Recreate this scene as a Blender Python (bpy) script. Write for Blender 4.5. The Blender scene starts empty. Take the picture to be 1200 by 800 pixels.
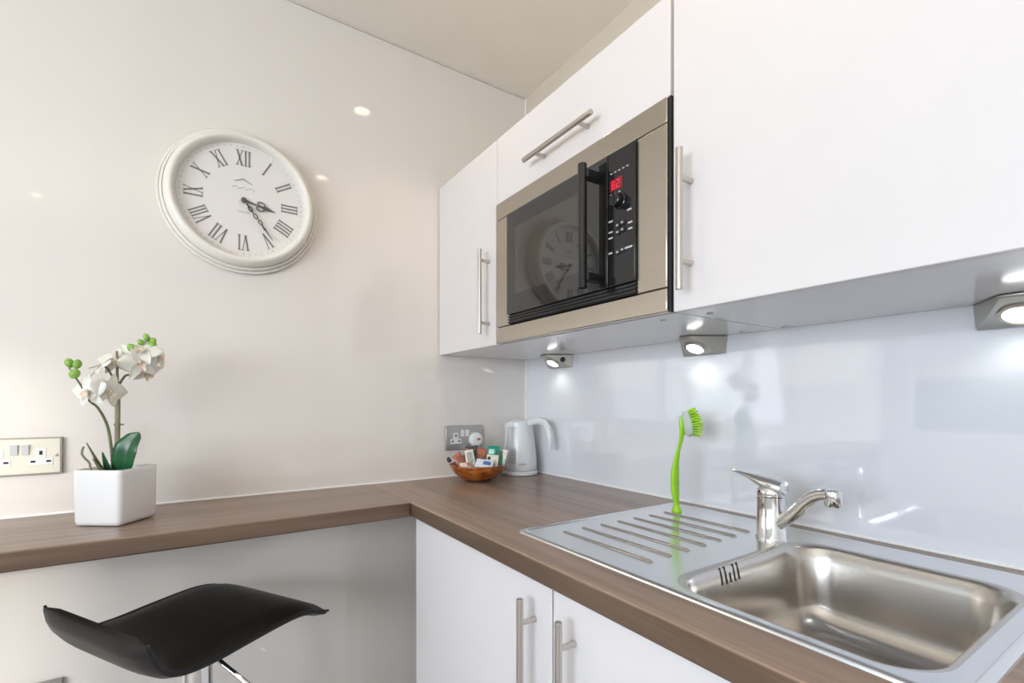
import bpy, math, random
from mathutils import Vector, Matrix
random.seed(7)
PI = math.pi
scene = bpy.context.scene
col = scene.collection

# ------------------------------------------------------------------ materials
def new_mat(name):
    m = bpy.data.materials.new(name); m.use_nodes = True
    nt = m.node_tree
    return m, nt, nt.nodes['Principled BSDF']

def ramp(nt, src, stops):
    r = nt.nodes.new('ShaderNodeValToRGB')
    el = r.color_ramp.elements
    while len(el) < len(stops): el.new(0.5)
    for e, (p, c) in zip(el, stops):
        e.position = p; e.color = (*c, 1)
    nt.links.new(src, r.inputs['Fac'])
    return r

def coords(nt, scale, kind='Object'):
    tc = nt.nodes.new('ShaderNodeTexCoord'); mp = nt.nodes.new('ShaderNodeMapping')
    mp.inputs['Scale'].default_value = scale
    nt.links.new(tc.outputs[kind], mp.inputs['Vector'])
    return mp.outputs['Vector']

def noise(nt, vec, scale=1, detail=3, rough=.5):
    n = nt.nodes.new('ShaderNodeTexNoise')
    n.inputs['Scale'].default_value = scale; n.inputs['Detail'].default_value = detail
    n.inputs['Roughness'].default_value = rough
    nt.links.new(vec, n.inputs['Vector'])
    return n.outputs['Fac']

def mat(name, c, rough=.5, metal=0, var=.04, scale=(6, 6, 6), coat=0, bump=0, bscale=(80, 80, 80), spec=.5, aniso=0, **kw):
    m, nt, b = new_mat(name)
    f = noise(nt, coords(nt, scale))
    lo = tuple(max(0, x*(1-var)) for x in c); hi = tuple(min(1, x*(1+var)) for x in c)
    r = ramp(nt, f, [(.3, lo), (.7, hi)])
    nt.links.new(r.outputs['Color'], b.inputs['Base Color'])
    b.inputs['Roughness'].default_value = rough; b.inputs['Metallic'].default_value = metal
    b.inputs['Specular IOR Level'].default_value = spec
    b.inputs['Coat Weight'].default_value = coat; b.inputs['Coat Roughness'].default_value = .05
    b.inputs['Anisotropic'].default_value = aniso
    for k, v in kw.items(): b.inputs[k.replace('_', ' ')].default_value = v
    if bump:
        bn = nt.nodes.new('ShaderNodeBump'); bn.inputs['Strength'].default_value = bump
        bn.inputs['Distance'].default_value = .002
        nt.links.new(noise(nt, coords(nt, bscale)), bn.inputs['Height'])
        nt.links.new(bn.outputs['Normal'], b.inputs['Normal'])
    return m

def emit(name, c, s):
    m, nt, b = new_mat(name)
    b.inputs['Base Color'].default_value = (*c, 1)
    b.inputs['Emission Color'].default_value = (*c, 1); b.inputs['Emission Strength'].default_value = s
    return m

def wood(name, along, stops, rough=.31, side_shade=None):
    m, nt, b = new_mat(name)
    s = [75, 75, 75]; s[along] = 2.6
    v = coords(nt, s)
    n1 = noise(nt, v, 1, 5, .6)
    s2 = [14, 14, 14]; s2[along] = .7
    n2 = noise(nt, coords(nt, s2), 1, 3, .5)
    mx = nt.nodes.new('ShaderNodeMix'); mx.inputs['Factor'].default_value = .45
    nt.links.new(n1, mx.inputs['A']); nt.links.new(n2, mx.inputs['B'])
    r = ramp(nt, mx.outputs['Result'], stops)
    nt.links.new(r.outputs['Color'], b.inputs['Base Color'])
    if side_shade:  # shade painted into the colour: faces not pointing up turn darker
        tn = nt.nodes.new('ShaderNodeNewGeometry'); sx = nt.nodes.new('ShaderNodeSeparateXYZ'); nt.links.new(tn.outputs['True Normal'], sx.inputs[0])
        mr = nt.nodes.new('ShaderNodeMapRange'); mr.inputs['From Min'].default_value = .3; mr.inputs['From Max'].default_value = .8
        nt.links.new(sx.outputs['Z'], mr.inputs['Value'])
        mc = nt.nodes.new('ShaderNodeMix'); mc.data_type = 'RGBA'; mc.blend_type = 'MULTIPLY'; mc.inputs[0].default_value = 1; mc.inputs[7].default_value = (*side_shade, 1)
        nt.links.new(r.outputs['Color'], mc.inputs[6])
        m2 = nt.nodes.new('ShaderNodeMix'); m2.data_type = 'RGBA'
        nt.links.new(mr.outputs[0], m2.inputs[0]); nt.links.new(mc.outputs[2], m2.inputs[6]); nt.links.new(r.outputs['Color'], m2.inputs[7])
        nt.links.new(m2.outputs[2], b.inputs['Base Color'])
    b.inputs['Roughness'].default_value = rough
    bn = nt.nodes.new('ShaderNodeBump'); bn.inputs['Strength'].default_value = .12; bn.inputs['Distance'].default_value = .001
    nt.links.new(n1, bn.inputs['Height']); nt.links.new(bn.outputs['Normal'], b.inputs['Normal'])
    return m

def brushed(name, c, rough, along=0, aniso=.3):
    m, nt, b = new_mat(name)
    s = [900, 900, 900]; s[along] = 6
    n = noise(nt, coords(nt, s), 1, 2)
    r = ramp(nt, n, [(.3, tuple(x*.995 for x in c)), (.7, tuple(min(1, x*1.005) for x in c))])
    nt.links.new(r.outputs['Color'], b.inputs['Base Color'])
    mr = nt.nodes.new('ShaderNodeMapRange')
    mr.inputs['To Min'].default_value = rough*.985; mr.inputs['To Max'].default_value = rough*1.015
    nt.links.new(n, mr.inputs['Value']); nt.links.new(mr.outputs['Result'], b.inputs['Roughness'])
    b.inputs['Metallic'].default_value = 1; b.inputs['Anisotropic'].default_value = aniso
    return m

def panel_mat(name, c, rough, spec=.5):
    # glossy wall panel with faint vertical streaks
    m, nt, b = new_mat(name)
    n = noise(nt, coords(nt, (7, 7, .15)), 1, 3)
    r = ramp(nt, n, [(.3, tuple(x*.985 for x in c)), (.7, tuple(min(1, x*1.01) for x in c))])
    nt.links.new(r.outputs['Color'], b.inputs['Base Color'])
    b.inputs['Roughness'].default_value = rough; b.inputs['Specular IOR Level'].default_value = spec
    bn = nt.nodes.new('ShaderNodeBump'); bn.inputs['Strength'].default_value = .06; bn.inputs['Distance'].default_value = .004
    nt.links.new(noise(nt, coords(nt, (5, 5, .3)), 1, 1), bn.inputs['Height'])
    nt.links.new(bn.outputs['Normal'], b.inputs['Normal'])
    return m

M = {}
M['wall_a'] = panel_mat('white wall panel', (.765, .718, .668), .05)
M['wall_b'] = panel_mat('white splashback panel', (.79, .80, .84), .06, 1.0)
wa_ = M['wall_a'].node_tree.nodes['Principled BSDF']; wa_.inputs['Coat Weight'].default_value = .5; wa_.inputs['Coat Roughness'].default_value = .06
nt_ = M['wall_b'].node_tree; b_ = nt_.nodes['Principled BSDF']
def upper_paint(nt, b, z0, paint):
    tc = nt.nodes.new('ShaderNodeTexCoord'); sx = nt.nodes.new('ShaderNodeSeparateXYZ'); gt = nt.nodes.new('ShaderNodeMath'); gt.operation = 'GREATER_THAN'; gt.inputs[1].default_value = z0
    nt.links.new(tc.outputs['Object'], sx.inputs[0]); nt.links.new(sx.outputs['Z'], gt.inputs[0])
    mx = nt.nodes.new('ShaderNodeMix'); mx.data_type = 'RGBA'; mx.inputs[7].default_value = (*paint, 1)
    old = b.inputs['Base Color'].links[0].from_socket
    nt.links.new(old, mx.inputs[6]); nt.links.new(gt.outputs[0], mx.inputs[0]); nt.links.new(mx.outputs[2], b.inputs['Base Color'])
    mr = nt.nodes.new('ShaderNodeMapRange'); mr.inputs['To Min'].default_value = b.inputs['Roughness'].default_value; mr.inputs['To Max'].default_value = .8
    nt.links.new(gt.outputs[0], mr.inputs['Value']); nt.links.new(mr.outputs[0], b.inputs['Roughness'])
b_.inputs['Coat Weight'].default_value = 1; b_.inputs['Coat Roughness'].default_value = .03; b_.inputs['Coat IOR'].default_value = 1.6
upper_paint(nt_, b_, 1.6, (.66, .59, .49))
M['wall_plain'] = mat('painted wall', (.80, .79, .77), .8, var=.02)
M['ceiling'] = mat('cream ceiling', (.86, .815, .73), .75, var=.02, bump=.05)
M['floor'] = wood('floor boards', 1, [(.25, (.36, .32, .29)), (.75, (.50, .46, .42))], .45)
M['seal'] = mat('white sealant', (.86, .85, .83), .4)
M['joint'] = mat('grey joint', (.64, .60, .55), .6)
WS = [(.26, (.125, .086, .066)), (.5, (.240, .168, .128)), (.74, (.385, .285, .225))]
WS = [(p, (c[0]*1.12, c[1]*1.10, c[2]*1.06)) for p, c in WS]
M['wood_b'] = wood('walnut laminate along the sink wall', 1, WS, side_shade=(.43, .39, .34))
M['wood_a'] = wood('walnut laminate along the clock wall', 0, [(p, (c[0]*.9, c[1]*.93, c[2]*.97)) for p, c in WS], side_shade=(.50, .43, .36))
M['cab'] = mat('white satin cabinet front', (.725, .695, .688), .24, var=.01)
M['carcass'] = mat('white carcass board', (.80, .80, .80), .13, var=.01)
M['dark'] = mat('dark gap', (.02, .02, .02), .8)
M['steel'] = brushed('brushed stainless steel', (.50, .455, .395), .25, 1, .5)
M['handle'] = brushed('brushed nickel handle', (.60, .56, .52), .3, 2, .2)
M['handle_y'] = brushed('brushed nickel lift handle', (.52, .48, .44), .32, 1, .2)
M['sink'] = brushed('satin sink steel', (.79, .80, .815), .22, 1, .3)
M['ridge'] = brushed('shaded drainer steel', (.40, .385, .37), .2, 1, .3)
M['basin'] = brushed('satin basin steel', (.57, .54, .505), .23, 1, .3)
M['chrome'] = mat('polished chrome', (.80, .80, .80), .05, 1, var=.01)
M['black_glass'] = mat('black glass', (.010, .010, .011), .03, var=.1, spec=1)
M['black'] = mat('black gloss plastic', (.012, .012, .013), .12, var=.1)
M['black_strip'] = mat('black door strip', (.006, .006, .006), .25, spec=.15)
M['black_matt'] = mat('black plastic', (.018, .018, .019), .4, var=.1)
M['mesh'] = mat('dark perforated window', (.040, .035, .031), .03, var=.01, scale=(300, 300, 300), spec=1)
M['print'] = mat('pale grey print', (.55, .55, .56), .5)
M['red'] = emit('red display digits', (.75, .02, .06), .45)
M['red_dim'] = mat('dark red display', (.20, .012, .02), .2)
M['leather'] = mat('black leather', (.009, .0072, .0065), .42, var=.15, spec=.35, bump=.1, bscale=(220, 220, 220))
M['leather_edge'] = mat('black leather edge', (.010, .011, .014), .28, var=.15)
M['clock_rim'] = mat('cream painted clock rim', (.80, .77, .70), .35, var=.02)
M['dial'] = mat('off white dial', (.76, .73, .70), .5, var=.015)
M['ink'] = mat('grey clock ink', (.215, .205, .20), .6)
M['ink_pale'] = mat('pale clock ink', (.42, .40, .38), .6)
M['hand'] = mat('dark grey clock hand', (.09, .088, .085), .5)
M['ceramic'] = mat('white glazed ceramic', (.80, .79, .78), .18, var=.01, coat=.3)
M['soil'] = mat('brown moss', (.06, .05, .03), .9, var=.5, scale=(120, 120, 120), bump=.8)
M['leaf'] = mat('dark green leaf', (.012, .085, .028), .28, var=.35, scale=(25, 25, 25))
M['stem'] = mat('green brown stem', (.13, .15, .07), .5, var=.25, scale=(60, 60, 30))
M['cane'] = mat('olive cane', (.27, .235, .15), .6, var=.3, scale=(80, 80, 20))
M['root'] = mat('pale green root', (.20, .21, .15), .6, var=.2)
M['petal'] = mat('cream white petal', (.80, .77, .68), .5, var=.08, scale=(45, 45, 45), Subsurface_Weight=.15)
M['lip'] = mat('blush orchid lip', (.78, .67, .54), .5, var=.2, scale=(90, 90, 90))
M['bud'] = mat('fresh green bud', (.25, .46, .07), .45, var=.2, scale=(60, 60, 60))
M['plate_l'] = mat('cream socket plate', (.76, .73, .62), .35, var=.02)
M['plate_edge'] = brushed('satin metal plate edge', (.42, .38, .33), .35, 0)
M['plate_r'] = brushed('satin steel plate', (.50, .485, .46), .36, 0)
M['white_pl'] = mat('white plastic', (.80, .80, .79), .3, var=.01)
M['grey_pl'] = mat('pale grey plastic', (.60, .60, .62), .35, var=.03)
M['kettle'] = mat('white kettle plastic', (.74, .76, .76), .22, var=.01)
M['kettle_grey'] = mat('grey kettle window', (.47, .49, .49), .2, var=.02)
M['grey_print'] = mat('grey print', (.25, .25, .26), .5)
M['lime'] = mat('lime green plastic', (.36, .70, .02), .25, var=.06, scale=(40, 40, 40))
M['lime_dark'] = mat('lime bristle', (.42, .72, .03), .5, var=.2, scale=(150, 150, 150))
M['clear_pl'] = mat('frosted clear plastic', (.62, .70, .62), .2, var=.03)
M['lamp_body'] = brushed('satin nickel lamp body', (.50, .49, .45), .36, 1)
M['lens'] = emit('lamp lens', (.97, 1, .93), 3.4)
M['down_lens'] = emit('warm lamp lens', (1, .86, .66), 9)
M['window_frame'] = mat('white window frame', (.8, .8, .8), .4)
def bowl_mat():
    m, nt, b = new_mat('varnished orange brown wood')
    n = noise(nt, coords(nt, (30, 30, 90)), 1, 4)
    r = ramp(nt, n, [(.25, (.12, .025, .006)), (.55, (.36, .10, .015)), (.8, (.52, .19, .04))])
    nt.links.new(r.outputs['Color'], b.inputs['Base Color'])
    b.inputs['Roughness'].default_value = .25; b.inputs['Coat Weight'].default_value = .3
    return m
M['bowl'] = bowl_mat()
for k, c in dict(s_brown=(.30, .11, .065), s_cream=(.74, .68, .58), s_grey=(.36, .38, .36), s_pink=(.76, .62, .57),
                 s_white=(.74, .77, .83), s_blue=(.09, .16, .42), s_green=(.0, .28, .19), s_dkgreen=(.012, .10, .05),
                 s_mint=(.45, .75, .62), s_paper=(.78, .77, .62), s_black=(.025, .02, .03), s_rust=(.50, .14, .06)).items():
    M[k] = mat('sachet ' + k[2:], c, .35, var=.12, scale=(90, 90, 90))

def pane_mat():
    m = bpy.data.materials.new('window glass'); m.use_nodes = True; nt = m.node_tree
    nt.nodes.clear()
    o = nt.nodes.new('ShaderNodeOutputMaterial'); t = nt.nodes.new('ShaderNodeBsdfTransparent'); g = nt.nodes.new('ShaderNodeBsdfGlossy')
    g.inputs['Roughness'].default_value = .02
    x = nt.nodes.new('ShaderNodeMixShader')
    x.inputs[0].default_value = .05; nt.links.new(t.outputs[0], x.inputs[1]); nt.links.new(g.outputs[0], x.inputs[2])
    nt.links.new(x.outputs[0], o.inputs[0])
    return m
M['glass'] = pane_mat()

# ------------------------------------------------------------------ mesh helpers
class MB:
    def __init__(s): s.v = []; s.f = []
    def add(s, vs, fs):
        o = len(s.v); s.v += [Vector(p) for p in vs]; s.f += [tuple(i+o for i in f) for f in fs]; return s
    def box(s, x0, x1, y0, y1, z0, z1):
        x0, x1 = sorted((x0, x1)); y0, y1 = sorted((y0, y1)); z0, z1 = sorted((z0, z1))
        return s.add([(x0,y0,z0),(x1,y0,z0),(x1,y1,z0),(x0,y1,z0),(x0,y0,z1),(x1,y0,z1),(x1,y1,z1),(x0,y1,z1)],
              [(0,3,2,1),(4,5,6,7),(0,1,5,4),(1,2,6,5),(2,3,7,6),(3,0,4,7)])
    def loft(s, rings, close=True, cap0=False, cap1=False):
        n = len(rings[0]); vs = [p for r in rings for p in r]; fs = []
        for i in range(len(rings)-1):
            for j in range(n if close else n-1):
                a = i*n+j; b = i*n+(j+1) % n
                fs.append((a, b, b+n, a+n))
        if cap0: fs.append(tuple(reversed(range(n))))
        if cap1: fs.append(tuple((len(rings)-1)*n+j for j in range(n)))
        return s.add(vs, fs)
    def tube(s, pts, rad, n=12, caps=True, flat=1.0, up=None):
        pts = [Vector(p) for p in pts]
        if not hasattr(rad, '__len__'): rad = [rad]*len(pts)
        rings = []; prev = None
        for i, p in enumerate(pts):
            t = (pts[min(i+1, len(pts)-1)] - pts[max(i-1, 0)]).normalized()
            if prev is None:
                u = Vector(up) if up else (Vector((0,0,1)) if abs(t.z) < .9 else Vector((1,0,0)))
            else: u = prev
            a = (u - t*u.dot(t)).normalized(); b = t.cross(a); prev = a
            rings.append([p + rad[i]*(math.cos(2*PI*j/n)*a + flat*math.sin(2*PI*j/n)*b) for j in range(n)])
        return s.loft(rings, True, caps, caps)
    def cyl(s, p0, p1, r0, r1=None, n=24): return s.tube([p0, p1], [r0, r0 if r1 is None else r1], n)
    def lathe(s, prof, c=(0,0,0), axis='z', n=48, cap0=True, cap1=True, f=None):
        rings = []
        for r, h in prof:
            ring = []
            for j in range(n):
                a = 2*PI*j/n; k = f(a, h) if f else 1
                x, y = r*k*math.cos(a), r*k*math.sin(a)
                if axis == 'z': q = (c[0]+x, c[1]+y, c[2]+h)
                elif axis == '-y': q = (c[0]+x, c[1]-h, c[2]+y)
                elif axis == '-x': q = (c[0]-h, c[1]-x, c[2]+y)
                ring.append(Vector(q))
            rings.append(ring)
        return s.loft(rings, True, cap0, cap1)
    def grid(s, rows):
        return s.loft(rows, close=False)
    def xf(s, m): s.v = [m @ p for p in s.v]; return s

BASE = {}
def obj(name, mb, m, parent=None, bevel=0, seg=2, smooth=40, subsurf=0, solid=0):
    me = bpy.data.meshes.new(name)
    base = BASE.get(parent.name, Vector()) if parent else Vector()
    me.from_pydata([p - base for p in mb.v], [], mb.f)
    me.validate()
    import bmesh
    bm = bmesh.new(); bm.from_mesh(me)
    bmesh.ops.recalc_face_normals(bm, faces=bm.faces); bm.to_mesh(me); bm.free()
    me.materials.append(m)
    if smooth:
        for p in me.polygons: p.use_smooth = True
        me.set_sharp_from_angle(angle=math.radians(smooth))
    o = bpy.data.objects.new(name, me); col.objects.link(o)
    if parent: o.parent = parent; BASE[o.name] = base
    if solid:
        md = o.modifiers.new('solid', 'SOLIDIFY'); md.thickness = solid; md.offset = 0
    if bevel:
        md = o.modifiers.new('bevel', 'BEVEL'); md.width = bevel; md.segments = seg; md.limit_method = 'ANGLE'; md.angle_limit = math.radians(40)
    if subsurf:
        md = o.modifiers.new('sub', 'SUBSURF'); md.levels = subsurf; md.render_levels = subsurf
    return o

def thing(name, label, cat, loc, group=None):
    o = bpy.data.objects.new(name, None); col.objects.link(o)
    o.location = loc; o.empty_display_size = .05; BASE[o.name] = Vector(loc)
    o['label'] = label; o['category'] = cat
    if group: o['group'] = group
    return o
def tag(o, label, cat, group=None, kind=None):
    o['label'] = label; o['category'] = cat
    if group: o['group'] = group
    return o
def struct(name, mb, m, **kw):
    o = obj(name, mb, m, **kw); o['kind'] = 'structure'
    return o
def dup(root, loc, label):
    r = root.copy(); col.objects.link(r); r.location = loc; r['label'] = label
    for ch in list(root.children):
        c = ch.copy(); col.objects.link(c); c.parent = r
        for g in list(ch.children):
            d = g.copy(); col.objects.link(d); d.parent = c
    return r

# ------------------------------------------------------------------ room shell
XL, YF, ZC = -3.5, -3.5, 2.37
struct('floor', MB().box(XL-.1, .1, YF-.1, .1, -.1, 0), M['floor'])
struct('ceiling', MB().box(XL-.1, .1, YF-.1, .1, ZC, ZC+.1), M['ceiling'])
struct('wall_back', MB().box(XL-.1, .1, 0, .1, 0, ZC), M['wall_a'])
struct('wall_right', MB().box(0, .1, YF-.1, 0, 0, ZC), M['wall_b'])
WY0, WY1, WZ0, WZ1 = -3.3, -.1, .9, 2.1
w = MB().box(XL-.1, XL, YF, WY0, 0, ZC).box(XL-.1, XL, WY1, 0, 0, ZC).box(XL-.1, XL, WY0, WY1, 0, WZ0).box(XL-.1, XL, WY0, WY1, WZ1, ZC)
struct('wall_left', w, M['wall_plain'])
w = MB().box(XL, 0, YF-.1, YF, 0, ZC)
struct('wall_front', w, M['wall_plain'])
# windows out of the frame, they light the room
def frame_y(mb, x, y0, y1, z0, z1, n):
    t = .05
    mb.box(x-.03, x+.03, y0, y0+t, z0, z1).box(x-.03, x+.03, y1-t, y1, z0, z1).box(x-.03, x+.03, y0+t, y1-t, z0, z0+t).box(x-.03, x+.03, y0+t, y1-t, z1-t, z1)
    for i in range(1, n):
        yc = y0+(y1-y0)*i/n; mb.box(x-.025, x+.025, yc-.025, yc+.025, z0+t, z1-t)
    return mb
wf = struct('window_1', frame_y(MB(), XL-.05, WY0, WY1, WZ0, WZ1, 3), M['window_frame'])
obj('window_pane', MB().box(XL-.053, XL-.047, WY0+.045, WY1-.045, WZ0+.045, WZ1-.045), M['glass'], wf)
# garden outside the window
struct('ground', MB().box(-12, XL-.1, -9, 5, -.3, -.05), mat('lawn', (.10, .16, .05), .9, var=.3))
hr_ = random.Random(11); rows = []
for i in range(41):
    y = -8 + 12*i/40; top = 1.33 + hr_.uniform(-.08, .10); row = []
    for x, z in ((-5.0, -.1), (-5.0, .5), (-5.0, 1.0), (-5.05, top-.1), (-5.2, top), (-5.6, top+.03), (-5.8, top-.2), (-5.8, -.1)):
        row.append(Vector((x+hr_.uniform(-.05, .05), y+hr_.uniform(-.06, .06), z + (hr_.uniform(-.04, .04) if z > .2 else 0))))
    rows.append(row)
hg = obj('garden_hedge', MB().loft(rows, False), mat('hedge leaves', (.10, .16, .05), .8, var=.6, scale=(18, 18, 18), bump=.8), smooth=0)
tag(hg, 'clipped green hedge outside the window, mirrored in the glossy splashback', 'hedge')
# sealant beads and panel joints
struct('trim_1', MB().tube([(XL, -.002, .901), (-.62, -.002, .901), (-.004, -.002, .901)], .0035, 8), M['seal'])
struct('trim_2', MB().tube([(-.002, -.004, .901), (-.002, -2.17, .901)], .0035, 8), M['seal'])
struct('trim_3', MB().tube([(-.002, -.002, .906), (-.002, -.002, ZC)], .004, 8), M['seal'])
struct('trim_4', MB().box(XL, -.006, -.006, 0, ZC-.006, ZC), M['joint'])

# ------------------------------------------------------------------ worktops
SX0, SX1, SY0, SY1 = -.548, -.048, -1.448, -.742      # sink outline
mb = MB()
Z0, Z1 = .862, .900
def slab_with_hole():
    xs = [-.62, SX0+.03, SX1-.02, -.003]; ys = [-2.17, SY0+.025, SY1-.03, -.003]
    m = MB(); idx = {}
    for k, z in enumerate((Z0, Z1)):
        for i, x in enumerate(xs):
            for j, y in enumerate(ys):
                idx[i, j, k] = len(m.v); m.v.append(Vector((x, y, z)))
    cells = [(i, j) for i in range(3) for j in range(3) if (i, j) != (1, 1)]
    for i, j in cells:
        m.f.append((idx[i,j,1], idx[i+1,j,1], idx[i+1,j+1,1], idx[i,j+1,1]))
        m.f.append((idx[i,j,0], idx[i,j+1,0], idx[i+1,j+1,0], idx[i+1,j,0]))
        for (a, b, di, dj) in (((0,0),(1,0),0,-1), ((1,0),(1,1),1,0), ((1,1),(0,1),0,1), ((0,1),(0,0),-1,0)):
            if (i+di, j+dj) in cells: continue
            p = (i+a[0], j+a[1]); q = (i+b[0], j+b[1])
            m.f.append((idx[(*p,0)], idx[(*q,0)], idx[(*q,1)], idx[(*p,1)]))
    return m
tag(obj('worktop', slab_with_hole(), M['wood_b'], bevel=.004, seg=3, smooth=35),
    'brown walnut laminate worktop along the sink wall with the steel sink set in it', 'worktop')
ba = thing('breakfast_bar', 'narrow brown walnut laminate bar top under the clock, carrying the orchid pot', 'worktop', (-1.5, -.17, .86))
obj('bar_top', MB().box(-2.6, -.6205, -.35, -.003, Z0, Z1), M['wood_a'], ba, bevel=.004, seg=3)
obj('end_support', MB().box(-2.6, -2.56, -.32, -.006, 0, Z0), M['carcass'], ba, bevel=.001)

# ------------------------------------------------------------------ bar handles
def bar_handle(parent, p0, p1, wall_dir, inset, reach, m, r=.0062):
    p0, p1 = Vector(p0), Vector(p1); d = (p1-p0).normalized(); wd = Vector(wall_dir)
    mb = MB().cyl(p0, p1, r, n=20)
    for q in (p0+d*inset, p1-d*inset): mb.cyl(q, q+wd*reach, r*.78, n=16)
    return obj('handle', mb, m, parent, bevel=.0008)

# ------------------------------------------------------------------ base units
DX = -.605
units = [(-.347, -.934, -.888, 'white base unit at the inner corner, first door from the breakfast bar'),
         (-.939, -1.549, -.993, 'white base unit below the sink, second door from the breakfast bar'),
         (-1.554, -2.164, -2.10, 'white base unit at the far right end of the worktop beyond the sink')]
for y1, y0, hy, lab in units:
    t = thing('base_cabinet', lab, 'cabinet', (-.3, (y0+y1)/2, 0), 'white base units under the sink worktop')
    c = MB().box(-.585, -.01, y1-.018, y1, .10, .860).box(-.585, -.01, y0, y0+.018, .10, .860).box(-.585, -.01, y0+.018, y1-.018, .10, .118).box(-.018, -.01, y0+.018, y1-.018, .118, .86)
    obj('carcass', c, M['carcass'], t)
    obj('plinth', MB().box(-.55, -.534, y0, y1, 0, .10), M['carcass'], t)
    d = obj('door', MB().box(DX, DX+.018, y0, y1, .11, .857), M['cab'], t, bevel=.0015)
    bar_handle(d, (DX-.033, hy, .830), (DX-.033, hy, .575), (1, 0, 0), .042, .034, M['handle'])

# ------------------------------------------------------------------ wall units
WX = -.377; B0, B1 = 1.333, 1.920
def wall_unit(name, label, y1, y0, doors):
    t = thing(name, label, 'cabinet', (-.19, (y0+y1)/2, B0), 'white wall units')
    xb = -.003
    c = MB().box(-.357, xb, y1-.018, y1, B0, B1).box(-.357, xb, y0, y0+.018, B0, B1).box(-.357, xb, y0+.018, y1-.018, B0, B0+.018).box(-.357, xb, y0+.018, y1-.018, B1-.018, B1).box(-.012, xb, y0+.018, y1-.018, B0+.018, B1-.018)
    obj('carcass', c, M['carcass'], t)
    return t
t1 = wall_unit('wall_cabinet', 'white wall unit left of the microwave, beside the clock wall', -.004, -.392, 1)
d = obj('door', MB().box(WX, WX+.018, -.391, -.006, B0-.001, B1), M['cab'], t1, bevel=.0015)
bar_handle(d, (WX-.033, -.350, 1.612), (WX-.033, -.350, 1.366), (1, 0, 0), .032, .034, M['handle'])
t2 = wall_unit('wall_cabinet', 'white wall unit with a lift-up flap above the built-in microwave', -.394, -.997, 1)
d = obj('door', MB().box(WX, WX+.018, -.995, -.394, 1.731, B1), M['cab'], t2, bevel=.0015)
bar_handle(d, (WX-.033, -.572, 1.777), (WX-.033, -.820, 1.777), (1, 0, 0), .045, .034, M['handle_y'])
t3 = wall_unit('wall_cabinet', 'wide white wall unit right of the microwave, above the sink', -1.001, -1.640, 1)
d = obj('door', MB().box(WX, WX+.018, -1.639, -1.002, B0-.001, B1), M['cab'], t3, bevel=.0015)
bar_handle(d, (WX-.033, -1.040, 1.606), (WX-.033, -1.040, 1.362), (1, 0, 0), .05, .034, M['handle'])
for t, (x, y) in ((t2, (-.318, -.931)), (t3, (-.307, -1.029)), (t2, (-.030, -.924)), (t3, (-.030, -1.022))):
    obj('screw_cap', MB().lathe([(.006, 0), (.006, .0015), (.003, .002)], (x, y, B0-.002), n=16), M['joint'], t)

# ------------------------------------------------------------------ microwave
mw = thing('microwave', 'built-in stainless steel microwave with black glass door and control panel', 'microwave', (-.2, -.695, B0))
FXm = -.384                                            # front plane of the frame
obj('body', MB().box(-.362, -.03, -.972, -.418, 1.355, 1.70), M['dark'], mw)
obj('side_gap', MB().box(-.379, -.358, -.9985, -.9935, 1.334, 1.729), M['dark'], mw)
fr = MB()
fr.box(FXm, -.366, -.993, -.397, 1.6815, 1.728)         # top bar
fr.box(FXm, -.366, -.993, -.397, 1.334, 1.3775)         # bottom bar
fr.box(FXm, -.366, -.465, -.397, 1.379, 1.680)
fr.box(FXm, -.366, -.993, -.922, 1.379, 1.680)
obj('trim_frame', fr, M['steel'], mw, bevel=.0018)
dr = obj('door', MB().box(-.3915, -.366, -.848, -.4655, 1.405, 1.678), M['black_glass'], mw, bevel=.001)
obj('viewing_window', MB().box(-.3921, -.3910, -.775, -.507, 1.455, 1.632), M['mesh'], dr)
hd = MB().tube([(-.430, -.815, 1.664), (-.430, -.815, 1.405)], .0095, 20)
hd.box(-.430, -.391, -.833, -.812, 1.633, 1.648).box(-.430, -.391, -.833, -.812, 1.420, 1.435)
obj('handle', hd, M['black'], dr, bevel=.001)
cp = obj('control_panel', MB().box(-.3905, -.366, -.9215, -.8495, 1.405, 1.678), M['black'], mw, bevel=.001)
obj('handle_strip', MB().box(-.3945, -.3905, -.8475, -.826, 1.407, 1.665), M['black_strip'], dr, bevel=.0015)
# display: two seven-segment digits
dsp = obj('display', MB().box(-.3912, -.3900, -.890, -.856, 1.598, 1.622), M['red_dim'], cp)
SEG = {'8': 'abcdefg', '2': 'abged', '1': 'bc'}
def digit(mb, ch, yl, z0, w, h, x):
    t = .0016
    S = {'a': (yl-w, yl, z0+h-t, z0+h), 'd': (yl-w, yl, z0, z0+t), 'g': (yl-w, yl, z0+h/2-t/2, z0+h/2+t/2),
         'f': (yl-t, yl, z0+h/2, z0+h), 'e': (yl-t, yl, z0, z0+h/2), 'b': (yl-w, yl-w+t, z0+h/2, z0+h), 'c': (yl-w, yl-w+t, z0, z0+h/2)}
    for s_ in SEG[ch]:
        a, b, c, d_ = S[s_]; mb.box(x-.0006, x, a, b, c, d_)
mb = MB(); digit(mb, '8', -.861, 1.602, .009, .016, -.3912); digit(mb, '2', -.874, 1.602, .009, .016, -.3912)
obj('digits', mb, M['red'], dsp, smooth=0)
obj('dial_knob', MB().lathe([(.0165, 0), (.0165, .004), (.0145, .005), (.013, .018), (.010, .020)], (-.3905, -.884, 1.572), '-x', 32).box(-.4125, -.4095, -.886, -.882, 1.562, 1.582), M['black'], cp)
mb = MB()
for i in range(5): mb.box(-.3912, -.3904, -.862-i*.011, -.857-i*.011, 1.6345, 1.6365)
for i in range(3): mb.box(-.3912, -.3904, -.862-i*.011, -.857-i*.011, 1.5915, 1.5935)
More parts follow.
